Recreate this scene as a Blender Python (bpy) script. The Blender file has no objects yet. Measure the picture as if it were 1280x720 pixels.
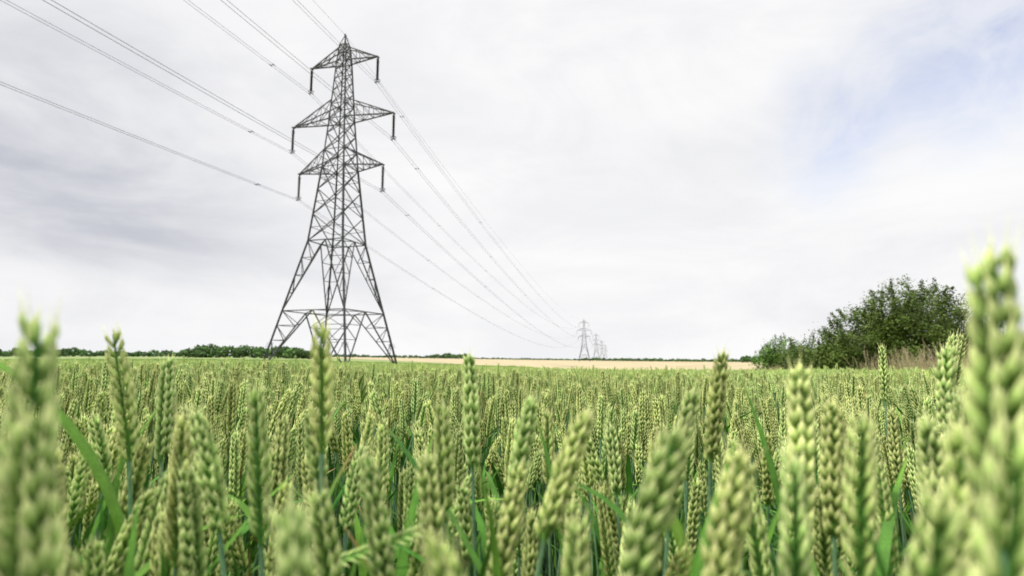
import bpy, math, random
import numpy as np
from mathutils import Vector, Matrix, Euler
R = random.Random(7)
NP = np.random.RandomState(11)
scene = bpy.context.scene
EYE = 0.95

# ------------------------------------------------------------------ helpers
class Acc:
    def __init__(s): s.v=[]; s.f=[]; s.c=[]; s.n=0
    def add(s, v, f, c):
        v=np.asarray(v,float); n=len(v); o=s.n
        c=np.asarray(c,float)
        if c.ndim==1: c=np.tile(c,(n,1))
        s.v.append(v); s.c.append(c)
        s.f.extend([tuple(i+o for i in q) for q in f]); s.n+=n
    def verts(s): return np.vstack(s.v)
    def cols(s): return np.vstack(s.c)
    def mesh(s, name, mat, smooth=True, verts=None):
        me=bpy.data.meshes.new(name)
        V=s.verts() if verts is None else verts
        me.from_pydata(V.tolist(),[],s.f)
        C=s.cols()
        a=me.color_attributes.new("col",'FLOAT_COLOR','POINT')
        a.data.foreach_set("color",np.hstack([C,np.ones((len(C),1))]).astype(np.float32).ravel())
        if smooth: me.polygons.foreach_set("use_smooth",[True]*len(me.polygons))
        if mat: me.materials.append(mat)
        me.update()
        return me

def link(ob, parent=None):
    scene.collection.objects.link(ob)
    if parent: ob.parent=parent
    return ob
def obj(name, me, parent=None):
    return link(bpy.data.objects.new(name, me), parent)

def smooth(a,b,x):
    t=max(0.,min(1.,(x-a)/(b-a))); return t*t*(3-2*t)

def sbase(x,y):
    az=math.degrees(math.atan2(x,y))
    s=smooth(-32,20,az)
    return .5+(s-.5)*max(0.,min(1.,1.25*math.cos(math.radians(az))))
def ground_raw(x,y):
    r=math.hypot(x,y); s=sbase(x,y)
    z2=-1.0+(-5.1+1.0)*s; z9=3.2+(-5.2-3.2)*s
    if r<200: z=z2*(r/200)
    elif r<900: z=z2+(z9-z2)*(r-200)/700
    else: z=z9-(r-900)*.004
    if r<200: z+= .05*math.sin(x*.11+1)*math.sin(y*.09)*min(1,r/25)
    if r<40 : z+= .018*max(0,x-.3)*smooth(40,2,r) if x<6 else .10*smooth(40,2,r)
    return z
def ground(x,y):
    return ground_raw(x,y)+.8*smooth(214,232,math.hypot(x,y))

def edge_x(y): return 5.9+.34*y
def in_wheat(x,y):
    if x>edge_x(y): return False
    if x<0: return y<230-1.81*x
    return y<230-.63*x

# ------------------------------------------------------------------ materials
def plant_mat(name, transl=.3, rough=.5, hv=.03, vv=.35, nscale=60, spec=.3, fine=0):
    m=bpy.data.materials.new(name); m.use_nodes=True
    nt=m.node_tree; N=nt.nodes; L=nt.links; N.clear()
    out=N.new('ShaderNodeOutputMaterial')
    p=N.new('ShaderNodeBsdfPrincipled')
    a=N.new('ShaderNodeAttribute'); a.attribute_name='col'
    oi=N.new('ShaderNodeObjectInfo')
    hsv=N.new('ShaderNodeHueSaturation')
    mh=N.new('ShaderNodeMapRange'); mh.inputs['To Min'].default_value=.5-hv; mh.inputs['To Max'].default_value=.5+hv*.9
    mv=N.new('ShaderNodeMapRange'); mv.inputs['To Min'].default_value=1-vv/2; mv.inputs['To Max'].default_value=1+vv/2
    L.new(oi.outputs['Random'],mh.inputs['Value'])
    mm=N.new('ShaderNodeMath'); mm.operation='MULTIPLY'; mm.inputs[1].default_value=7.31
    fr=N.new('ShaderNodeMath'); fr.operation='FRACT'
    L.new(oi.outputs['Random'],mm.inputs[0]); L.new(mm.outputs[0],fr.inputs[0]); L.new(fr.outputs[0],mv.inputs['Value'])
    tc=N.new('ShaderNodeTexCoord'); no=N.new('ShaderNodeTexNoise'); no.inputs['Scale'].default_value=nscale; no.inputs['Detail'].default_value=1
    L.new(tc.outputs['Object'],no.inputs['Vector'])
    nv=N.new('ShaderNodeMapRange'); nv.inputs['From Min'].default_value=.3; nv.inputs['From Max'].default_value=.7
    nv.inputs['To Min'].default_value=.80; nv.inputs['To Max'].default_value=1.15
    L.new(no.outputs['Fac'],nv.inputs['Value'])
    mu=N.new('ShaderNodeMath'); mu.operation='MULTIPLY'
    L.new(mv.outputs[0],mu.inputs[0]); L.new(nv.outputs[0],mu.inputs[1])
    last=mu
    if fine:
        # fine veins / speckle along the glumes and blades
        mp=N.new('ShaderNodeMapping'); mp.inputs['Scale'].default_value=(1,1,.18); L.new(tc.outputs['Object'],mp.inputs['Vector'])
        n3=N.new('ShaderNodeTexNoise'); n3.inputs['Scale'].default_value=fine; n3.inputs['Detail'].default_value=2; L.new(mp.outputs[0],n3.inputs['Vector'])
        r3=N.new('ShaderNodeMapRange'); r3.inputs['From Min'].default_value=.3; r3.inputs['From Max'].default_value=.7; r3.inputs['To Min'].default_value=.70; r3.inputs['To Max'].default_value=1.18
        L.new(n3.outputs['Fac'],r3.inputs['Value'])
        last=N.new('ShaderNodeMath'); last.operation='MULTIPLY'; L.new(mu.outputs[0],last.inputs[0]); L.new(r3.outputs[0],last.inputs[1])
    L.new(a.outputs['Color'],hsv.inputs['Color']); L.new(mh.outputs[0],hsv.inputs['Hue']); L.new(last.outputs[0],hsv.inputs['Value'])
    L.new(hsv.outputs[0],p.inputs['Base Color'])
    p.inputs['Roughness'].default_value=rough
    p.inputs['Specular IOR Level'].default_value=spec
    if transl>0:
        mix=N.new('ShaderNodeMixShader'); t=N.new('ShaderNodeBsdfTranslucent'); L.new(hsv.outputs[0],t.inputs['Color'])
        mix.inputs[0].default_value=transl
        L.new(p.outputs[0],mix.inputs[1]); L.new(t.outputs[0],mix.inputs[2]); L.new(mix.outputs[0],out.inputs[0])
    else: L.new(p.outputs[0],out.inputs[0])
    return m
MW=plant_mat("wheat_material",.12,.6,hv=.018,vv=.34,spec=.18,fine=1300)
MWF=plant_mat("wheat_far_material",0,.65,vv=.10,hv=.008,spec=.2)
MG=plant_mat("grass_material",.15,.6,nscale=8)
ML=plant_mat("leaf_material",.25,.5,nscale=1.5)
MT=plant_mat("distant_tree_material",0,.8,nscale=.2)

def simple_mat(name,col,rough=.6,metal=0,nscale=3,var=.25):
    m=bpy.data.materials.new(name); m.use_nodes=True
    nt=m.node_tree; N=nt.nodes; L=nt.links; p=N['Principled BSDF']
    tc=N.new('ShaderNodeTexCoord'); no=N.new('ShaderNodeTexNoise'); no.inputs['Scale'].default_value=nscale; no.inputs['Detail'].default_value=4
    L.new(tc.outputs['Object'],no.inputs['Vector'])
    cr=N.new('ShaderNodeValToRGB'); cr.color_ramp.elements[0].position=.3; cr.color_ramp.elements[1].position=.7
    cr.color_ramp.elements[0].color=(*[c*(1-var) for c in col],1); cr.color_ramp.elements[1].color=(*[c*(1+var) for c in col],1)
    L.new(no.outputs['Fac'],cr.inputs[0]); L.new(cr.outputs[0],p.inputs['Base Color'])
    p.inputs['Roughness'].default_value=rough; p.inputs['Metallic'].default_value=metal
    return m
M_STEEL=simple_mat("galvanised_steel",(.06,.063,.06),.7,.1)
M_INS=simple_mat("insulator_glass",(.03,.024,.024),.35)
M_WIRE=simple_mat("conductor_aluminium",(.14,.145,.15),.6,.2)

# ------------------------------------------------------------------ instancer
def instancer(name, pts, rots, scls, idxs, coll):
    me=bpy.data.meshes.new(name); me.from_pydata([tuple(p) for p in pts],[],[])
    a=me.attributes.new("rot",'FLOAT_VECTOR','POINT'); a.data.foreach_set("vector",np.asarray(rots,np.float32).ravel())
    a=me.attributes.new("scl",'FLOAT','POINT'); a.data.foreach_set("value",np.asarray(scls,np.float32))
    a=me.attributes.new("idx",'INT','POINT'); a.data.foreach_set("value",np.asarray(idxs,np.int32))
    ob=obj(name,me)
    ng=bpy.data.node_groups.new(name+"_scatter",'GeometryNodeTree')
    ng.interface.new_socket('Geometry',in_out='INPUT',socket_type='NodeSocketGeometry')
    ng.interface.new_socket('Geometry',in_out='OUTPUT',socket_type='NodeSocketGeometry')
    N=ng.nodes; L=ng.links
    gi=N.new('NodeGroupInput'); go=N.new('NodeGroupOutput')
    ip=N.new('GeometryNodeInstanceOnPoints'); ci=N.new('GeometryNodeCollectionInfo')
    ci.inputs['Collection'].default_value=coll; ci.inputs['Separate Children'].default_value=True; ci.inputs['Reset Children'].default_value=True
    def na(n,t):
        q=N.new('GeometryNodeInputNamedAttribute'); q.data_type=t; q.inputs['Name'].default_value=n
        return [o for o in q.outputs if o.enabled and o.name=='Attribute'][0]
    L.new(gi.outputs[0],ip.inputs['Points']); L.new(ci.outputs[0],ip.inputs['Instance'])
    ip.inputs['Pick Instance'].default_value=True
    L.new(na('idx','INT'),ip.inputs['Instance Index'])
    L.new(na('rot','FLOAT_VECTOR'),ip.inputs['Rotation'])
    L.new(na('scl','FLOAT'),ip.inputs['Scale'])
    L.new(ip.outputs[0],go.inputs[0])
    md=ob.modifiers.new("scatter",'NODES'); md.node_group=ng
    return ob

# ------------------------------------------------------------------ wheat parts
def frame(d, up=(0,0,1)):
    d=np.asarray(d,float); d/=np.linalg.norm(d)
    u=np.asarray(up,float)
    x=np.cross(u,d)
    if np.linalg.norm(x)<1e-4: x=np.array([1.,0,0])
    x/=np.linalg.norm(x); y=np.cross(d,x)
    return np.stack([x,y,d],1)

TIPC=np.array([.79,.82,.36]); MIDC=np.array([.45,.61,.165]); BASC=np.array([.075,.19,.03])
def floret(acc, o, d, L, w, lod, rng, up, ramp=None):
    M=frame(d,up)
    k=rng.uniform(.80,1.16)
    b0,m0,t0=(BASC,MIDC,TIPC) if ramp is None else ramp
    if lod==0:
        ts=[0,.2,.48,.76,.93]; rs=[.4,.95,1.0,.58,.17]; ns=6
        V=[];C=[]
        for t,r in zip(ts,rs):
            for a in range(ns):
                an=2*math.pi*a/ns
                V.append((math.cos(an)*r*w, math.sin(an)*r*w*.8+ .10*L*math.sin(t*3.1), t*L))
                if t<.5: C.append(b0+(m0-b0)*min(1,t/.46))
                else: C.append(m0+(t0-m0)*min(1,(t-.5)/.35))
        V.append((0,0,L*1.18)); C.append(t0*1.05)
        F=[]
        for i in range(len(ts)-1):
            for a in range(ns):
                b=(a+1)%ns
                F.append((i*ns+a,i*ns+b,(i+1)*ns+b,(i+1)*ns+a))
        q=(len(ts)-1)*ns
        for a in range(ns): F.append((q+a,q+(a+1)%ns,len(V)-1))
        V=np.array(V)@M.T+o; C=np.array(C)*k
    else:
        V=np.array([(0,0,0),(w,0,.45*L),(0,w,.45*L),(-w,0,.45*L),(0,-w,.45*L),(0,0,L*1.1)])@M.T+o
        F=[(0,2,1),(0,3,2),(0,4,3),(0,1,4),(5,1,2),(5,2,3),(5,3,4),(5,4,1)]
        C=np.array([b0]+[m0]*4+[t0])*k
    acc.add(V,F,C)

def awn(acc,o,d,L,w,col):
    M=frame(d)
    V=np.array([(w,0,0),(-w*.5,w*.87,0),(-w*.5,-w*.87,0),(0,0,L)])@M.T+o
    acc.add(V,[(0,1,3),(1,2,3),(2,0,3)],col)

def ear(acc, z0, L, lod, rng):
    n=int(L/.0041) if lod==0 else 11
    fat=rng.uniform(.78,.94)
    g=rng.uniform(-.25,.2)
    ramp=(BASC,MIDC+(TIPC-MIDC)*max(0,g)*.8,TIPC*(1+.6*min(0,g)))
    tube(acc,[(0,0,z0-.002),(0,0,z0+L*.95)],[.0015,.0007],5 if lod==0 else 3,BASC*1.3)
    for i in range(n):
        f=i/(n-1); side=1 if i%2 else -1
        env=(.76+.34*math.sin(min(1,f*1.25+.12)*math.pi*.72))*(1-.34*max(0,(f-.72)/.28))*fat*rng.uniform(.93,1.07)
        h=z0+f*(L-.009)
        tilt=.37-.20*f+rng.uniform(-.07,.07)
        if lod==0:
            for j in (-1,0,1):
                jj=j+rng.uniform(-.25,.25)
                d=(side*(tilt+(.08 if j==0 else 0)), jj*.32, 1)
                o=np.array([side*(.0013+(.0009 if j==0 else 0)), jj*.0021, h+(.002 if j==0 else 0)])
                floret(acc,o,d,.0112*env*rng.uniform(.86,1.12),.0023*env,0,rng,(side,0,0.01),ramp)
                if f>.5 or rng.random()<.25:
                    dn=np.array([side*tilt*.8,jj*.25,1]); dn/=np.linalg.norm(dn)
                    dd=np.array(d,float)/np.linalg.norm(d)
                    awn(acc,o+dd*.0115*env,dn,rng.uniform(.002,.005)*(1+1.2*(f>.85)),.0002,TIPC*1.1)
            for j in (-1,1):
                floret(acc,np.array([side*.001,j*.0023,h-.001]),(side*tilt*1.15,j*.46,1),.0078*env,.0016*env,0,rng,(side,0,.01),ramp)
        else:
            for j in (-1,1):
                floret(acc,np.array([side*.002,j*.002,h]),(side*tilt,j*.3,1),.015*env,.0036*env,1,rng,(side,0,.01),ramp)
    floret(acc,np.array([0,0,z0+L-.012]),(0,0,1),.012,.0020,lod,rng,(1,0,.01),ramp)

def tube(acc,pts,rad,ns,col):
    V=[];F=[]
    pts=[np.array(p,float) for p in pts]
    for i,p in enumerate(pts):
        d=pts[min(i+1,len(pts)-1)]-pts[max(i-1,0)]
        M=frame(d,(0,1,0.01))
        for a in range(ns):
            an=2*math.pi*a/ns
            V.append(M@np.array([math.cos(an)*rad[i],math.sin(an)*rad[i],0])+p)
    for i in range(len(pts)-1):
        for a in range(ns):
            b=(a+1)%ns; F.append((i*ns+a,i*ns+b,(i+1)*ns+b,(i+1)*ns+a))
    acc.add(np.array(V),F,col)

def leaf(acc,h0,phi,L,w,a0,a1,seg,col,tipcol,o=(0,0),twist=0.):
    cp,sp=math.cos(phi),math.sin(phi)
    x=0.;z=h0;V=[];C=[]
    for i in range(seg+1):
        t=i/seg; ang=a0+(a1-a0)*t**1.4
        ww=w*.5*min(1,(.35+t*3.))*(1-t**2.2)+.0002
        tw=twist*t
        rx,rz=x,z
        for s in (-1,0,1):
            lx=rx+(-math.cos(ang)*(.25*ww if s==0 else 0)); lz=rz-(.25*ww if s==0 else 0)*math.sin(ang)
            ly=s*ww*math.cos(tw); lz+=s*ww*math.sin(tw)
            V.append((o[0]+lx*cp-ly*sp,o[1]+lx*sp+ly*cp,lz))
            k=1.18 if s==0 else 1.
            tt=max(0,(t-.8)/.2)
            C.append((np.array(col)*(1-tt)+np.array(tipcol)*tt)*k)
        x+=math.sin(ang)*L/seg; z+=math.cos(ang)*L/seg
    F=[]
    for i in range(seg):
        for s in (0,1):
            a=i*3+s; F.append((a,a+1,a+4,a+3))
    acc.add(np.array(V),F,np.array(C))

STEM=np.array([.16,.31,.16]); LEAF=np.array([.05,.15,.02]); LEAF2=np.array([.13,.29,.035]); BROWN=np.array([.34,.19,.08])
H0=.88
def wheat_plant(rng,lod):
    acc=Acc(); L=rng.uniform(.066,.092); zb=H0-L
    if lod==0:
        zs=np.linspace(0,zb,9); tube(acc,[(0,0,z) for z in zs],[.0021-.0008*z/zb for z in zs],6,STEM*rng.uniform(.85,1.15))
    else:
        tube(acc,[(0,0,.1),(0,0,.5),(0,0,zb)],[.0026,.0022,.0017],3,STEM)
    ear(acc,zb,L,lod,rng)
    nl=rng.choice([3,4,4]) if lod==0 else 2
    for i in range(nl):
        h=[.66,.57,.45,.30][i]+rng.uniform(-.05,.05)
        lc=(LEAF+(LEAF2-LEAF)*rng.random())
        tc=BROWN if rng.random()<.3 else lc*1.3
        leaf(acc,h,rng.uniform(0,6.28),rng.uniform(.14,.21),rng.uniform(.009,.015),rng.uniform(.05,.35),rng.uniform(.3,1.9),
             9 if lod==0 else 4,lc,tc,twist=rng.uniform(-.8,.8))
    V=acc.verts()
    phi=rng.uniform(0,6.28); k=rng.uniform(.0,.035); q=rng.uniform(0,1.2)
    z=V[:,2]; t=np.clip(z/H0,0,1); e=np.clip((z-.66)/.22,0,1.1)
    off=k*t**2.2+.028*q*e**2
    V[:,0]+=math.cos(phi)*off; V[:,1]+=math.sin(phi)*off; V[:,2]-=.010*q*e**2
    tip=np.array([math.cos(phi)*(k+.028*q),math.sin(phi)*(k+.028*q),H0-.01*q])
    return acc,V,tip,phi

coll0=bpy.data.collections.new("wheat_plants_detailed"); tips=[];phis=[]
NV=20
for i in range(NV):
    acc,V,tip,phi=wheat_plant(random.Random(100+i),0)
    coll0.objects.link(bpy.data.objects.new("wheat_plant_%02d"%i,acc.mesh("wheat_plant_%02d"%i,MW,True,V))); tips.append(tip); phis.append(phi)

T1=[]
for i in range(7):
    acc,V,tip,phi=wheat_plant(random.Random(300+i),1); T1.append((V,acc.f,acc.cols()))
coll1=bpy.data.collections.new("wheat_patches")
def rotz(V,a):
    c,s=math.cos(a),math.sin(a); W=V.copy(); W[:,0]=V[:,0]*c-V[:,1]*s; W[:,1]=V[:,0]*s+V[:,1]*c; return W
for p in range(3):
    rng=random.Random(500+p); acc=Acc()
    for i in range(380):
        V,F,C=T1[rng.randrange(7)]
        W=rotz(V,rng.uniform(0,6.28))*(rng.gauss(1,.046))
        W[:,0]+=rng.uniform(-.08,.08)*W[:,2]
        W=W+np.array([rng.uniform(-.5,.5),rng.uniform(-.5,.5),0])
        tint=np.array([rng.uniform(.92,1.06),1,rng.uniform(.85,1.1)])*rng.uniform(.80,1.15)
        acc.add(W,F,C*tint)
    coll1.objects.link(bpy.data.objects.new("wheat_patch_%02d"%p,acc.mesh("wheat_patch_%02d"%p,MWF,False)))
coll2=bpy.data.collections.new("wheat_patches_far")
for p in range(3):
    rng=random.Random(700+p); acc=Acc()
    for i in range(2300):
        ns=5; V=[];C=[];F=[]
        hs=[-.10,0,.03,.06,.085]; rs=[.003,.005,.0085,.0075,.004]
        for h,r in zip(hs,rs):
            for a in range(ns):
                an=6.283*a/ns; rr=r*rng.uniform(.8,1.2)
                V.append((math.cos(an)*rr,math.sin(an)*rr,h))
                C.append(STEM*.6 if h<0 else (BASC*1.5 if h==0 else (MIDC*.9+TIPC*.06*rng.random())))
        V.append((0,0,.098)); C.append(TIPC)
        for i2 in range(4):
            for a in range(ns):
                b=(a+1)%ns; F.append((i2*ns+a,i2*ns+b,(i2+1)*ns+b,(i2+1)*ns+a))
        for a in range(ns): F.append((20+a,20+(a+1)%ns,25))
        V=np.array(V); V[:,0]+=V[:,2]*rng.uniform(-.3,.3); V[:,1]+=V[:,2]*rng.uniform(-.3,.3)
        V+=np.array([rng.uniform(-1.5,1.5),rng.uniform(-1.5,1.5),.785+rng.gauss(0,.038)])
        acc.add(V,F,np.array(C)*rng.uniform(.8,1.15))
    for i in range(300):
        leaf(acc,.6+rng.uniform(0,.1),rng.uniform(0,6.28),.18,.015,.2,1.4,3,LEAF,LEAF2,o=(rng.uniform(-1.5,1.5),rng.uniform(-1.5,1.5)))
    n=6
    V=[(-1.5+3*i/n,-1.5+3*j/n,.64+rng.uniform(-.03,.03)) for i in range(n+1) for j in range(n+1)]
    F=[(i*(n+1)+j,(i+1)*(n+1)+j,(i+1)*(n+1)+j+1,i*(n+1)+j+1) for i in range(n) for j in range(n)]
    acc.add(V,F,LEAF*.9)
    coll2.objects.link(bpy.data.objects.new("wheat_patch_far_%02d"%p,acc.mesh("wheat_patch_far_%02d"%p,MWF,False)))

# ---- placement
P0=[];R0=[];S0=[];I0=[]
P1=[];R1=[];S1=[];I1=[]
P2=[];R2=[];S2=[];I2=[]
def visible(x,y,pad):
    return y>-pad and abs(math.degrees(math.atan2(x,y+pad)))<58
for i in range(-78,79):
    for j in range(-3,78):
        cx,cy=i*3.,j*3.; r=math.hypot(cx,cy)
        if r>228 or not visible(cx,cy,5): continue
        if r>24:
            if in_wheat(cx+1.0,cy):
                P2.append((cx,cy,ground(cx,cy)+R.gauss(0,.012))); R2.append((0,0,R.choice([0,1,2,3])*math.pi/2)); S2.append(1.0); I2.append(R.randrange(3))
            continue
        for a in (-1,0,1):
            for b in (-1,0,1):
                x,y=cx+a,cy+b; rr=math.hypot(x,y)
                if not in_wheat(x+.3,y): continue
                if rr>4.6:
                    P1.append((x,y,ground(x,y))); R1.append((0,0,R.choice([0,1,2,3])*math.pi/2)); S1.append(R.uniform(.98,1.02)); I1.append(R.randrange(3))
                else:
                    for k in range(450):
                        px,py=x+R.uniform(-.5,.5),y+R.uniform(-.5,.5); q=math.hypot(px,py)
                        if q<.38: continue
                        if py>0 and q<.55 and R.random()<.30: continue
                        if py<-1.5: continue
                        s=R.gauss(.985,.052)
                        lim=(1.04 if q<.8 else (1.065 if q<1.5 else 1.09))
                        if s>lim: s=R.uniform(.88,lim)
                        P0.append((px,py,ground(px,py))); S0.append(s); I0.append(R.randrange(NV))
                        R0.append((R.gauss(0,.075),R.gauss(0,.075),R.uniform(0,6.28)))
near=[(-.158,.19,.966),(-.295,.42,.972),(-.121,.36,.974),(-.33,.55,.952),(-.038,.5,.955),(.17,.46,.958),(.16,.32,.948),
(.146,.17,.985),(.118,.135,.935),(-.062,.165,.912),(-.023,.18,.897),(-.05,.34,.897),(.044,.33,.922),(.061,.21,.927),(.095,.24,.914),
(.38,.5,.962),(-.16,.36,.934),(-.185,.34,.921),(.163,.27,.926),(.13,.27,.907),(.25,.35,.917),(.118,.16,.915),(-.048,.4,.921),
(.006,.35,.888),(-.17,.22,.877),(.30,.38,.93),(-.26,.33,.90),(.20,.36,.925),(-.10,.30,.885),(.09,.36,.905),(-.36,.42,.93),(.03,.27,.88),(-.22,.27,.885),
(.62,.80,.985),(.75,.95,.99),(.50,.66,.955),(.68,1.05,.975),(-.14,.40,.915),(.015,.41,.925),(.13,.41,.93),(-.215,.38,.915),(.34,.44,.925),
(.155,.20,.93),(.19,.22,.915),(-.145,.175,.935),(-.08,.32,.90),(.235,.30,.90),(-.29,.36,.905)]
for n,(x,y,z) in enumerate(near):
    k=(n*7+3)%NV
    s=(z-ground(x,y))/tips[k][2]
    a=-phis[k]+(math.pi if x<0 else 0)+R.uniform(-1.1,1.1)
    t=rotz(np.array([tips[k]]),a)[0]*s
    P0.append((x-t[0],y-t[1],ground(x,y))); R0.append((0,0,a)); S0.append(s); I0.append(k)
instancer("wheat_field",P0,R0,S0,I0,coll0)
instancer("wheat_field.001",P1,R1,S1,I1,coll1)
instancer("wheat_field.002",P2,R2,S2,I2,coll2)

acc=Acc()
for (x,y,h,phi,L,w,a0,a1,tc) in [(-.17,.40,.73,.7,.17,.011,.30,.6,BROWN),(-.155,.43,.68,-.6,.18,.012,.5,.9,LEAF2),(-.30,.44,.72,1.5,.17,.010,.02,.12,LEAF2),
    (-.25,.40,.71,.3,.19,.014,.35,.9,LEAF2),(.02,.40,.72,2.6,.2,.012,.5,.9,LEAF2),(.10,.38,.74,.5,.17,.012,.3,.6,LEAF2),(.24,.42,.70,.6,.20,.013,.3,.9,LEAF2),
    (.32,.46,.72,2.4,.2,.012,.3,.9,LEAF2),(-.04,.36,.70,3.5,.2,.013,.5,.9,LEAF2),(.21,.34,.70,1.2,.18,.012,.2,.9,LEAF2),(-.33,.38,.70,2.0,.2,.013,.2,.9,LEAF2),(.40,.5,.72,1.3,.2,.012,.1,.9,BROWN),
    (-.09,.44,.74,1.0,.16,.011,.2,.5,LEAF2),(.05,.5,.75,2.2,.16,.011,.2,.5,LEAF2),(-.40,.55,.74,.8,.18,.012,.2,.6,LEAF2),(.28,.6,.76,2.0,.18,.012,.2,.5,LEAF2)]:
    leaf(acc,h,phi,L,w,a0,a1,12,LEAF*1.4,tc,o=(x,y),twist=.5)
obj("wheat_leaves",acc.mesh("wheat_leaves",MW))
acc=Acc()
pts=[]
for i in range(26):
    t=i/25; pts.append(np.array([-.21+.155*t**.8,.335-.015*t,.30+.535*min(1,(t*1.7))**.7+ (0 if t<.6 else .02*(t-.6)/.4)]))
tube(acc,pts,[.0009]*26,5,LEAF2*1.2)
for i in range(11,26):
    for s in (-1,1):
        d=pts[min(i+1,25)]-pts[i-1]; d/=np.linalg.norm(d)
        dd=d+np.array([0,.3*s,.38*s])
        floret(acc,pts[i],dd,.010,.0011,0,R,(0,0,1))
obj("meadow_grass_stalk",acc.mesh("meadow_grass_stalk",MG))

# ------------------------------------------------------------------ ground
rs=[0,.5,1,2,3,5,7,10,14,19,25,32,40,50,62,75,90,105,120,140,160,180,200,212,216,220,225,229,233,245,260,300,350,400,460,530,600,680,760,850,900,950,1100,1400,2000,3000,5000,8000]
na=240; V=[];F=[]
V.append((0,0,0))
for r in rs[1:]:
    for a in range(na):
        t=2*math.pi*a/na; x,y=math.sin(t)*r,math.cos(t)*r; V.append((x,y,ground(x,y)))
for a in range(na): F.append((0,1+(a+1)%na,1+a))
for i in range(len(rs)-2):
    for a in range(na):
        b=(a+1)%na; o=1+i*na; F.append((o+a,o+b,o+na+b,o+na+a))
me=bpy.data.meshes.new("ground"); me.from_pydata(V,[],F); me.polygons.foreach_set("use_smooth",[True]*len(F))
g=obj("ground",me)
m=bpy.data.materials.new("ground_material"); m.use_nodes=True; nt=m.node_tree;N=nt.nodes;L=nt.links;p=N['Principled BSDF']; p.inputs['Roughness'].default_value=.95
ge=N.new('ShaderNodeNewGeometry')
ln=N.new('ShaderNodeVectorMath'); ln.operation='LENGTH'; L.new(ge.outputs['Position'],ln.inputs[0])
mr=N.new('ShaderNodeMapRange'); mr.inputs['From Min'].default_value=150; mr.inputs['From Max'].default_value=230; L.new(ln.outputs['Value'],mr.inputs['Value'])
n1=N.new('ShaderNodeTexNoise'); n1.inputs['Scale'].default_value=6; n1.inputs['Detail'].default_value=8; L.new(ge.outputs['Position'],n1.inputs['Vector'])
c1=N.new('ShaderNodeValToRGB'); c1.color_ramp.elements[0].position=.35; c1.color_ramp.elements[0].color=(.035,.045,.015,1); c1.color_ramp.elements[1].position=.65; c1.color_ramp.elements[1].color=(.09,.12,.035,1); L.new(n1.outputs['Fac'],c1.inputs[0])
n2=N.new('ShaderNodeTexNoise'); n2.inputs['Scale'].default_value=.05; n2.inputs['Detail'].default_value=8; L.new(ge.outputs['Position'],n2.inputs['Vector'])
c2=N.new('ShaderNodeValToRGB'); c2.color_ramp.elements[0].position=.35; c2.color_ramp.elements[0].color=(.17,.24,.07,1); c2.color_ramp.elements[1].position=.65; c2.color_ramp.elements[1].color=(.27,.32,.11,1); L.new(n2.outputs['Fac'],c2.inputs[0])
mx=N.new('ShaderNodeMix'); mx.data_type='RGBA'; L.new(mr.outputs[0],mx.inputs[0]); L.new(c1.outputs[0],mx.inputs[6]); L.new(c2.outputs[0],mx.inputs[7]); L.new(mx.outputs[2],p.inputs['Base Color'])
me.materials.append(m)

def rb(az):
    s,c=math.sin(math.radians(az)),math.cos(math.radians(az))
    return 230/(c+1.81*s) if s<0 else 230/(c+.63*s)
V=[];F=[]; azs=np.arange(-19,62,.5); fr=np.linspace(0,1,14)
for az in azs:
    r0=min(rb(az),840); r0=max(r0,140)+1; r1=max(r0+5,860)
    s,c=math.sin(math.radians(az)),math.cos(math.radians(az))
    for k,f in enumerate(fr):
        r=r0+(r1-r0)*f**1.5; x,y=s*r,c*r
        V.append((x,y,ground_raw(x,y)+(.95 if k else .9)))
nf=len(fr)
for i in range(len(azs)-1):
    for k in range(nf-1):
        F.append((i*nf+k,(i+1)*nf+k,(i+1)*nf+k+1,i*nf+k+1))
me=bpy.data.meshes.new("ripe_barley_field"); me.from_pydata(V,[],F); me.polygons.foreach_set("use_smooth",[True]*len(F))
me.materials.append(simple_mat("ripe_barley",(.44,.36,.21),.95,0,.05,.18)); obj("ripe_barley_field",me)

# ------------------------------------------------------------------ verge grass
cg=bpy.data.collections.new("verge_grass_tufts")
for p in range(7):
    rng=random.Random(900+p); acc=Acc()
    dry=p<4
    for i in range(26):
        x,y=rng.gauss(0,.16),rng.gauss(0,.16); H=rng.uniform(.80,1.55) if dry else rng.uniform(.7,1.2); ph=rng.uniform(0,6.28); ln_=rng.uniform(.03,.4)
        col=np.array([.42,.37,.18])*rng.uniform(.7,1.2) if dry else np.array([.14,.24,.05])*rng.uniform(.8,1.5)
        pts=[(x+math.cos(ph)*ln_*t**2,y+math.sin(ph)*ln_*t**2,H*t) for t in (0,.35,.7,1)]
        tube(acc,pts,[.003,.0026,.002,.0012],3,col)
        if dry and rng.random()<.75:
            for k in range(16):
                t=.8+.2*k/15
                o=np.array([x+math.cos(ph)*ln_*t**2,y+math.sin(ph)*ln_*t**2,H*t])
                floret(acc,o,(rng.gauss(0,.5),rng.gauss(0,.5),1),.035,.0045,1,rng,(1,0,.1))
                acc.c[-1]=np.tile(np.array([.54,.45,.26])*rng.uniform(.7,1.15),(6,1))
    for i in range(26):
        leaf(acc,0.02,rng.uniform(0,6.28),rng.uniform(.6,1.05),.010,.05,rng.uniform(.5,1.6),5,np.array([.14,.25,.05])*rng.uniform(.7,1.5),np.array([.38,.36,.14]),o=(rng.gauss(0,.15),rng.gauss(0,.15)))
    cg.objects.link(bpy.data.objects.new("grass_tuft_%02d"%p,acc.mesh("grass_tuft_%02d"%p,MG,False)))
P=[];Rr=[];S=[];I=[]
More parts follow.
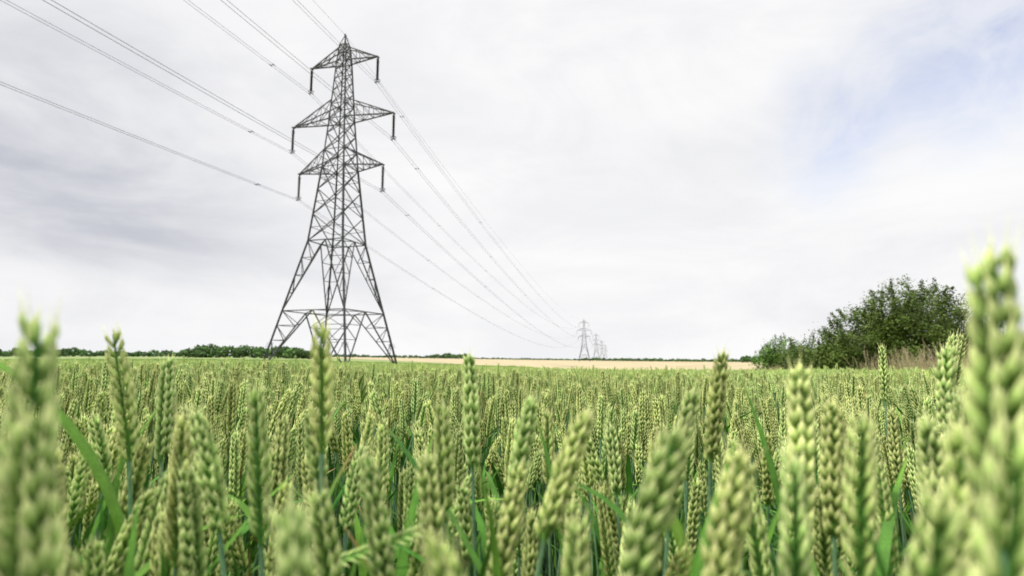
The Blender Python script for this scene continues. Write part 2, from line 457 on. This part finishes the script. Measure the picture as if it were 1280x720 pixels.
for k in range(6500):
    y=3+(k/6500)**1.4*185; x=edge_x(y)+R.uniform(-1.6,3.4 if y<60 else 6)
    P.append((x,y,ground(x,y)-.05)); Rr.append((R.gauss(0,.08),R.gauss(0,.08),R.uniform(0,6.28))); S.append(R.uniform(.7,1.12)); I.append(R.randrange(7))
instancer("verge_grass",P,Rr,S,I,cg)

# ------------------------------------------------------------------ bushes
def bush(name,cx,cy,lobes,nleaf,leafsize,seed,col0=(.095,.175,.024)):
    rng=random.Random(seed); zg=ground(cx,cy)
    e=bpy.data.objects.new(name,None); e.location=(cx,cy,zg); link(e)
    acc=Acc()
    tot=sum(l[3]**2 for l in lobes)
    for (lx,ly,lz,lr) in lobes:
        nc=max(14,int(95*lr*lr)); per=int(nleaf*lr*lr/tot/nc)
        for c in range(nc):
            d=np.array([rng.gauss(0,1),rng.gauss(0,1),rng.gauss(0,1)]); d/=np.linalg.norm(d)
            rr=lr*(rng.uniform(.35,1.0) if rng.random()<.5 else rng.uniform(.88,1.08))
            cc=np.array([lx,ly,lz])+d*rr*np.array([1,1,.95])
            if cc[2]<.1: cc[2]=rng.uniform(.1,.5)
            cr=rng.uniform(.13,.28); tint=rng.uniform(.6,1.45)
            sprig=rng.random()<.2 and d[2]>0
            sd=d*.5+np.array([rng.gauss(0,.3),rng.gauss(0,.3),1.]); sd/=np.linalg.norm(sd)
            for k in range(per):
                if sprig:
                    t=rng.random()*.42; o=cc+sd*t+np.array([rng.gauss(0,.03) for _ in range(3)])
                else: o=cc+np.array([rng.gauss(0,1) for _ in range(3)])*cr*.6
                s=leafsize*rng.uniform(.6,1.3)
                nrm=d*.7+np.array([0,0,.7])+np.array([rng.gauss(0,.6) for _ in range(3)]); nrm/=np.linalg.norm(nrm)
                a=np.cross(nrm,np.array([rng.gauss(0,1) for _ in range(3)])); a/=np.linalg.norm(a)
                b=np.cross(a,nrm)
                col=np.array(col0)*tint*rng.uniform(.75,1.3)
                acc.add([o-a*s*.5,o+b*s*.36,o+a*s*.5,o-b*s*.36],[(0,1,2,3)],col)
    obj("foliage",acc.mesh(name+"_foliage",ML,False),e)
    acc=Acc()
    for (lx,ly,lz,lr) in lobes:
        for k in range(5):
            d=np.array([rng.gauss(0,1),rng.gauss(0,1),abs(rng.gauss(.6,.6))]); d/=np.linalg.norm(d)
            end=np.array([lx,ly,lz])+d*lr*.9; st=np.array([lx*.35+rng.gauss(0,.12),ly*.35+rng.gauss(0,.12),-.1]); mid=(st*.45+np.array([lx,ly,lz])*.55)+np.array([rng.gauss(0,.1),rng.gauss(0,.1),0])
            tube(acc,[st,(st+mid)/2+np.array([rng.gauss(0,.06),0,0]),mid,(mid+end)/2,end],[.06,.05,.035,.02,.006],6,(.09,.07,.05))
    obj("branches",acc.mesh(name+"_branches",ML),e)
bush("hawthorn_bush",12.9,18.4,[(-.1,0,2.75,1.2),(-1.0,.2,2.4,1.05),(1.0,0,2.5,1.15),(-1.75,0,1.9,.95),(1.85,.1,1.9,1.05),(-2.5,.3,1.4,.85),(0,.1,1.3,1.6),(1.4,.1,1.1,1.2),(-1.2,.1,1.1,1.1),(2.5,.1,1.1,.85),(-3.2,.6,1.1,.75)],112000,.07,5)
bush("hawthorn_bush.001",12.6,22.5,[(0,0,1.4,1.0),(-.9,.3,1.15,.85),(.9,.2,1.4,.9)],16000,.075,6)
bush("elder_bush",24.6,52.0,[(0,0,2.7,1.6),(-1.4,0,2.1,1.3),(1.6,0,2.2,1.3),(2.9,0,1.5,1.2),(0,0,1.3,1.6)],20000,.15,8,(.10,.20,.03))

# ------------------------------------------------------------------ distant trees and hedges
def treeline(name,segs,seed):
    rng=random.Random(seed); acc=Acc()
    for (a0,a1,r0,r1,h0,h1,step) in segs:
        az=a0
        while az<a1:
            f=(az-a0)/(a1-a0); r=r0+(r1-r0)*f+rng.uniform(-8,8); x,y=math.sin(math.radians(az))*r,math.cos(math.radians(az))*r
            H=rng.uniform(h0,h1); W=H*rng.uniform(.45,.7)+.8; z=ground(x,y)
            tint=rng.uniform(.7,1.25)
            for k in range(int(60+18*H)):
                d=np.array([rng.gauss(0,1) for _ in range(3)]); d/=np.linalg.norm(d); q=rng.uniform(.5,1.)
                o=np.array([x+d[0]*W*q,y+d[1]*W*q,z+H*.5+d[2]*H*.5*q])
                s=.5+.09*H
                a=np.array([rng.gauss(0,1) for _ in range(3)]); a/=np.linalg.norm(a)
                b=np.cross(a,np.array([rng.gauss(0,1) for _ in range(3)])); b/=np.linalg.norm(b)
                acc.add([o-a*s,o+b*s*.6,o+a*s,o-b*s*.6],[(0,1,2,3)],np.array([.10,.165,.05])*tint*rng.uniform(.75,1.25))
            az+=math.degrees(step*W/r)
    obj(name,acc.mesh(name,MT,False))
treeline("distant_woodland",[(-28.5,-20.5,430,400,6,9.5,.9),(-29.5,-27.5,420,420,3,6,.9),(-21,-18,400,380,4,8,.9)],21)
treeline("distant_hedgerow",[(-62,-42,600,600,7,13,.9),(-42,-28,560,520,3,7,1.1),(-20,-8,800,850,2,5,1.4),(-8,-4.6,850,850,5,9,1.),(-4.6,7,860,870,1.5,3,1.6),(7,22,870,780,2,5,1.2),(22,60,700,600,4,9,1.)],22)

# ------------------------------------------------------------------ pylon
def beam(acc,a,b,w,col=(1,1,1)):
    a=np.array(a,float); b=np.array(b,float); M=frame(b-a,(0.01,.02,1))
    V=[];h=w/2
    for p in (a,b):
        for sx,sy in ((-h,-h),(h,-h),(h,h),(-h,h)): V.append(M@np.array([sx,sy,0])+p)
    acc.add(V,[(0,1,5,4),(1,2,6,5),(2,3,7,6),(3,0,4,7),(0,3,2,1),(4,5,6,7)],(.1,.1,.1))
prof=[(-1.2,7.15),(0,6.75),(18.6,2.9),(29.8,1.85),(37.4,1.32),(46.6,.80),(49.4,.55)]
def hw(z): return float(np.interp(z,[p[0] for p in prof],[p[1] for p in prof]))
ARMS=[(46.6,5.85,2.3),(37.4,8.8,3.0),(29.8,7.25,2.8)]
TOP=51.3
INS=4.1
def corner(i,z,sc=1): 
    s=[(-1,-1),(1,-1),(1,1),(-1,1)][i%4]; h=hw(z); return np.array([s[0]*h,s[1]*h,z])
def lerp(a,b,t): return a+(b-a)*t
def pylon_mesh():
    A=Acc()
    for i in range(4):
        zs=[p[0] for p in prof]
        for a,b in zip(zs[:-1],zs[1:]): beam(A,corner(i,a),corner(i,b),.26 if b<=29.9 else .19)
    def ring(z,w=.12):
        for i in range(4): beam(A,corner(i,z),corner(i+1,z),w)
    for z0,z1,w,ns in ((0.2,8.4,.15,3),(8.4,18.6,.14,3)):
        ring(z1,.13)
        for i in range(4):
            mid=(corner(i,z1)+corner(i+1,z1))/2
            for c in (i,i+1):
                f=corner(c,z0); beam(A,f,mid,w)
                for k in range(1,ns+1):
                    t=k/(ns+1)
                    pv=lerp(f,mid,t); pl=corner(c,z0+(z1-z0)*t)
                    beam(A,pv,pl,.08)
                    pl2=corner(c,z0+(z1-z0)*min(1,(k+1)/(ns+1)))
                    beam(A,pv,pl2,.08)
        for i in range(4):
            beam(A,(corner(i,z1)+corner(i+1,z1))/2,(corner(i+1,z1)+corner(i+2,z1))/2,.09)
    lv=[18.6,22.6,26.4,29.8,32.5,35.1,37.4,39.7,41.8,43.7,45.2,46.6,48.0,49.4]
    for a,b in zip(lv[:-1],lv[1:]):
        for i in range(4):
            w=.11 if a<36 else .09
            beam(A,corner(i,a),corner(i+1,b),w); beam(A,corner(i+1,a),corner(i,b),w)
        if b in (29.8,37.4,46.6,32.5,39.7,48.0,49.4) : ring(b,.09)
        if a<29:
            zm=(a+b)/2
            for i in range(4):
                ctr=(corner(i,zm)+corner(i+1,zm))/2
                beam(A,corner(i,zm),ctr,.065); beam(A,corner(i+1,zm),ctr,.065)
    for i in range(4): beam(A,corner(i,49.4),(0,0,TOP-.2),.11)
    beam(A,(0,-.25,TOP-.2),(0,.25,TOP-.2),.15); beam(A,(-.7,0,49.6),(.7,0,49.6),.09); beam(A,(0,0,49.4),(0,0,TOP),.12)
    for z,Lx,dz in ARMS:
        for s in (-1,1):
            tip=np.array([s*Lx,0,z])
            h=hw(z); ht=hw(z+dz)
            b=[np.array([s*h,-h,z]),np.array([s*h,h,z])]; t=[np.array([s*ht,-ht,z+dz]),np.array([s*ht,ht,z+dz])]
            for k in (0,1):
                beam(A,b[k],tip,.15); beam(A,t[k],tip,.13)
                n=3 if Lx>6 else 2
                for q in range(1,n+1):
                    f=q/(n+1); g=(q-1)/(n+1)
                    beam(A,lerp(b[k],tip,f),lerp(t[k],tip,f),.07)
                    beam(A,lerp(b[k],tip,f),lerp(t[k],tip,g),.07)
            n=4
            for q in range(1,n):
                f=q/n
                beam(A,lerp(b[0],tip,f),lerp(b[1],tip,f),.07); beam(A,lerp(b[q%2],tip,f),lerp(b[1-q%2],tip,(q-1)/n),.06)
                beam(A,lerp(t[0],tip,f),lerp(t[1],tip,f),.06)
            beam(A,tip+np.array([0,-.3,-.05]),tip+np.array([0,.3,-.05]),.18)
            beam(A,tip+np.array([-.0,0,0]),tip+np.array([0,0,-.4]),.1)
    for k in range(60):
        z=4+k*.7; c=corner(1,z); beam(A,c,c+np.array([.3,-.05,0]),.03)
    for dz in (0,.25,.5):
        for i in range(4):
            c=corner(i,3.4+dz)
            for (dx,dy) in ((1,0),(0,1)): beam(A,c-np.array([dx,dy,0])*.6,c+np.array([dx,dy,0])*.6,.04)
    return A.mesh("pylon_lattice",M_STEEL,False)
def ins_mesh():
    A=Acc()
    for z,Lx,dz in ARMS:
        for s in (-1,1):
            pts=[];rad=[]
            zt=z-.35; n=20; Ls=INS-.75
            for k in range(n):
                zz=zt-Ls*k/n; st=Ls/n
                for o,r in ((0,.07),(.25*st,.20),(.5*st,.20),(.75*st,.08)):
                    pts.append((s*Lx,0.0001*k,zz-o)); rad.append(r)
            tube(A,pts,rad,10,(.1,.1,.1))
            zb=z-INS
            beam(A,(s*Lx,0,zt-Ls),(s*Lx,0,zb+.1),.08); beam(A,(s*Lx-.27,0,zb+.12),(s*Lx+.27,0,zb+.12),.09)
            for q in (-.25,.25):
                beam(A,(s*Lx+q,-.25,zb),(s*Lx+q,.25,zb),.1); beam(A,(s*Lx+q,0,zb),(s*Lx+q,0,zb+.15),.07)
            n=10; rc=.42
            rp=[np.array([s*Lx+rc*math.cos(6.283*k/n),rc*math.sin(6.283*k/n),zb+.38]) for k in range(n+1)]
            for k in range(n): beam(A,rp[k],rp[k+1],.05)
            beam(A,(s*Lx-rc,0,zb+.38),(s*Lx+rc,0,zb+.38),.04)
            beam(A,(s*Lx,-.02,zt-.1),(s*Lx,.45,zt-.35),.04)
    return A.mesh("insulator_strings",M_INS,False)
pm=pylon_mesh(); im=ins_mesh()
A=Acc()
for i in range(4):
    c=corner(i,0); x,y=c[0],c[1]
    ring_=[(x+.45*math.cos(t*.785),y+.45*math.sin(t*.785)) for t in range(8)]
    V=[(a,b,-1.5) for a,b in ring_]+[(a,b,.25) for a,b in ring_]
    A.add(V,[(k,(k+1)%8,8+(k+1)%8,8+k) for k in range(8)]+[tuple(range(8,16))],(.4,.4,.38))
fm=A.mesh("concrete_footings",simple_mat("concrete",(.35,.34,.32),.9),False)
YAW=math.radians(10.5); B=np.array([-25.6,82.0]); D=np.array([math.sin(YAW),math.cos(YAW)])
ts=[-350,0,620,1010,1400,1790]; bases=[]; yaws=[]; xvs=[]
for n,t in enumerate(ts):
    x,y=B+D*t; z=ground_raw(x,y)
    if t==0: z=-.95
    if t>0: z+=.6
    bases.append(np.array([x,y,z]))
    yw=math.radians(18) if t==0 else YAW
    yaws.append(yw); xvs.append(np.array([math.cos(yw),-math.sin(yw),0]))
for n in [1,2,3,4,5,0]:
    e=bpy.data.objects.new("electricity_pylon",None); e.location=bases[n]; e.rotation_euler=(0,0,-yaws[n]); link(e)
    for nm,mm_ in (("lattice_tower",pm),("insulator_strings",im),("concrete_footings",fm)): obj(nm,mm_,e)
A=Acc()
def span(p,q,sag,rad,n):
    pts=[]
    for k in range(n+1):
        t=k/n; pts.append(p+(q-p)*t-np.array([0,0,4*sag*t*(1-t)]))
    tube(A,pts,[rad]*(n+1),5,(.1,.1,.1)); return pts
for a in range(len(ts)-1):
    Ls=ts[a+1]-ts[a]; sag=(5.0 if a==0 else 6.8)*(Ls/350)**1.35; n=70
    for z,Lx,dz in ARMS:
        for s in (-1,1):
            c=[bases[k]+xvs[k]*(s*Lx)+np.array([0,0,z-INS]) for k in (a,a+1)]
            if a<=1:
                for q in (-.25,.25): span(c[0]+xvs[a]*q,c[1]+xvs[a+1]*q,sag,.021,n)
                m_=int(Ls/55)
                for k in range(m_+1):
                    off=10 if a==1 else Ls-10
                    d=(off+k*55) if a==1 else (off-k*55)
                    t=d/Ls
                    if not 0<t<1: continue
                    pt=lerp(c[0],c[1],t)-np.array([0,0,4*sag*t*(1-t)])
                    dv=np.array([D[0],D[1],0]); xv=xvs[2]
                    beam(A,pt-xv*.28,pt+xv*.28,.06)
                    for q in (-.25,.25): beam(A,pt+xv*q-dv*.28,pt+xv*q+dv*.28,.085)
            else: span(c[0],c[1],sag,.05,30)
    span(bases[a]+np.array([0,0,TOP-.2]),bases[a+1]+np.array([0,0,TOP-.2]),sag*.8,.018,n)
obj("overhead_power_lines",A.mesh("overhead_power_lines",M_WIRE,False))

# ------------------------------------------------------------------ sky
w=bpy.data.worlds.new("World"); scene.world=w; w.use_nodes=True
N=w.node_tree.nodes; L=w.node_tree.links; bg=N['Background']; bg.inputs['Strength'].default_value=.1
SE=math.radians(52)
sky=N.new('ShaderNodeTexSky'); sky.sky_type='NISHITA'; sky.sun_disc=False; sky.sun_elevation=SE
tc=N.new('ShaderNodeTexCoord')
def noise(scale,vec,detail=6,rough=.55,sc=(1,1,1),loc=(0,0,0),dist=0,rot=(0,0,0)):
    mp=N.new('ShaderNodeMapping'); mp.inputs['Scale'].default_value=sc; mp.inputs['Location'].default_value=loc; mp.inputs['Rotation'].default_value=rot
    L.new(vec,mp.inputs['Vector']); n=N.new('ShaderNodeTexNoise'); n.inputs['Scale'].default_value=scale; n.inputs['Detail'].default_value=detail; n.inputs['Roughness'].default_value=rough; n.inputs['Distortion'].default_value=dist
    L.new(mp.outputs[0],n.inputs['Vector']); return n
G=tc.outputs['Generated']
def mapr(v,a,b,c,d):
    m=N.new('ShaderNodeMapRange'); m.interpolation_type='SMOOTHSTEP'
    for k,x in zip(('From Min','From Max','To Min','To Max'),(a,b,c,d)): m.inputs[k].default_value=x
    L.new(v,m.inputs['Value']); return m.outputs[0]
def math_(op,a,b):
    m=N.new('ShaderNodeMath'); m.operation=op
    for k,x in enumerate((a,b)):
        if isinstance(x,(int,float)): m.inputs[k].default_value=x
        else: L.new(x,m.inputs[k])
    return m.outputs[0]
nw=noise(2.2,G,6)
sub=N.new('ShaderNodeVectorMath'); sub.operation='SUBTRACT'; L.new(nw.outputs['Color'],sub.inputs[0]); sub.inputs[1].default_value=(.5,.5,.5)
scl=N.new('ShaderNodeVectorMath'); scl.operation='SCALE'; scl.inputs['Scale'].default_value=.28; L.new(sub.outputs[0],scl.inputs[0])
wd=N.new('ShaderNodeVectorMath'); wd.operation='ADD'; L.new(G,wd.inputs[0]); L.new(scl.outputs[0],wd.inputs[1])
def blob(c,r0,r1,sc=(1,1,1)):
    d=N.new('ShaderNodeVectorMath'); d.operation='SUBTRACT'; L.new(wd.outputs[0],d.inputs[0]); d.inputs[1].default_value=c
    m=N.new('ShaderNodeVectorMath'); m.operation='MULTIPLY'; L.new(d.outputs[0],m.inputs[0]); m.inputs[1].default_value=sc
    l=N.new('ShaderNodeVectorMath'); l.operation='LENGTH'; L.new(m.outputs[0],l.inputs[0])
    return mapr(l.outputs['Value'],r0,r1,1,0)
blue=math_('MAXIMUM',math_('MAXIMUM',math_('MULTIPLY',blob((.51,.79,.34),.0,.16),.75),math_('MULTIPLY',blob((.60,.70,.39),.0,.20),.9)),blob((.70,.57,.43),.02,.27))
grey=blob((-.68,.72,.22),.0,.66,(1,1,1.9))
n1=noise(1.6,G,7,.55,(1,1,3.4),(3,1,2),.5)
n2=noise(2.6,G,8,.6,(1.0,.55,2.4),(7,2,5),.8,(0,.5,.45))
f1=mapr(n1.outputs['Fac'],.33,.68,0,1); f2=mapr(n2.outputs['Fac'],.36,.68,0,1)
shade=math_('ADD',math_('MULTIPLY',grey,math_('ADD',math_('MULTIPLY',f1,.62),.20)),math_('ADD',math_('MULTIPLY',f1,.12),math_('MULTIPLY',f2,.17)))
cr=N.new('ShaderNodeValToRGB'); cr.color_ramp.elements[0].color=(.985,.985,.985,1); cr.color_ramp.elements[1].color=(.51,.525,.60,1)
L.new(shade,cr.inputs[0])
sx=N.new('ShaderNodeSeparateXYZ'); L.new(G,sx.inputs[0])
zen_boost=mapr(sx.outputs['Z'],.64,.95,10.,27.)  # added cloud brightening overhead, above the camera's view, to light the wheat
sc10=N.new('ShaderNodeVectorMath'); sc10.operation='SCALE'; L.new(zen_boost,sc10.inputs['Scale']); L.new(cr.outputs[0],sc10.inputs[0])
n4=noise(5.5,G,6,.6,(1.6,1,1.6),(1,8,3),.6,(0,.6,.3))
f4=mapr(n4.outputs['Fac'],.33,.68,.45,1)
bl=math_('MULTIPLY',math_('MULTIPLY',blue,f4),math_('ADD',math_('MULTIPLY',f2,.20),.70))
sksc=N.new('ShaderNodeVectorMath'); sksc.operation='MULTIPLY'; sksc.inputs[1].default_value=(2.5,2.1,2.15); L.new(sky.outputs[0],sksc.inputs[0])
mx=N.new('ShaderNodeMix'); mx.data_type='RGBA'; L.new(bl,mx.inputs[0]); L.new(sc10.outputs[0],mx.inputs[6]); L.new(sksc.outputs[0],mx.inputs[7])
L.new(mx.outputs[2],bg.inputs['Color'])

sd=bpy.data.lights.new("sun",'SUN'); sd.energy=3.0; sd.angle=math.radians(9); sd.color=(1,.97,.89)
so=bpy.data.objects.new("sun",sd); link(so)
SA=math.radians(-115)
sky.sun_rotation=SA
dirv=Vector((math.sin(SA)*math.cos(SE),math.cos(SA)*math.cos(SE),math.sin(SE)))
so.rotation_euler=dirv.to_track_quat('Z','Y').to_euler()

# ------------------------------------------------------------------ camera
cd=bpy.data.cameras.new("camera"); cd.lens=20; cd.sensor_width=36; cd.clip_start=.01; cd.clip_end=15000
cd.dof.use_dof=True; cd.dof.focus_distance=1.2; cd.dof.aperture_fstop=6.0
co=bpy.data.objects.new("camera",cd); co.location=(0,0,EYE); co.rotation_euler=(math.radians(97),0,0); link(co)
scene.camera=co
scene.view_settings.view_transform='Standard'; scene.view_settings.look='None'; scene.view_settings.exposure=0
print("counts",len(P0),len(P1),len(P2))
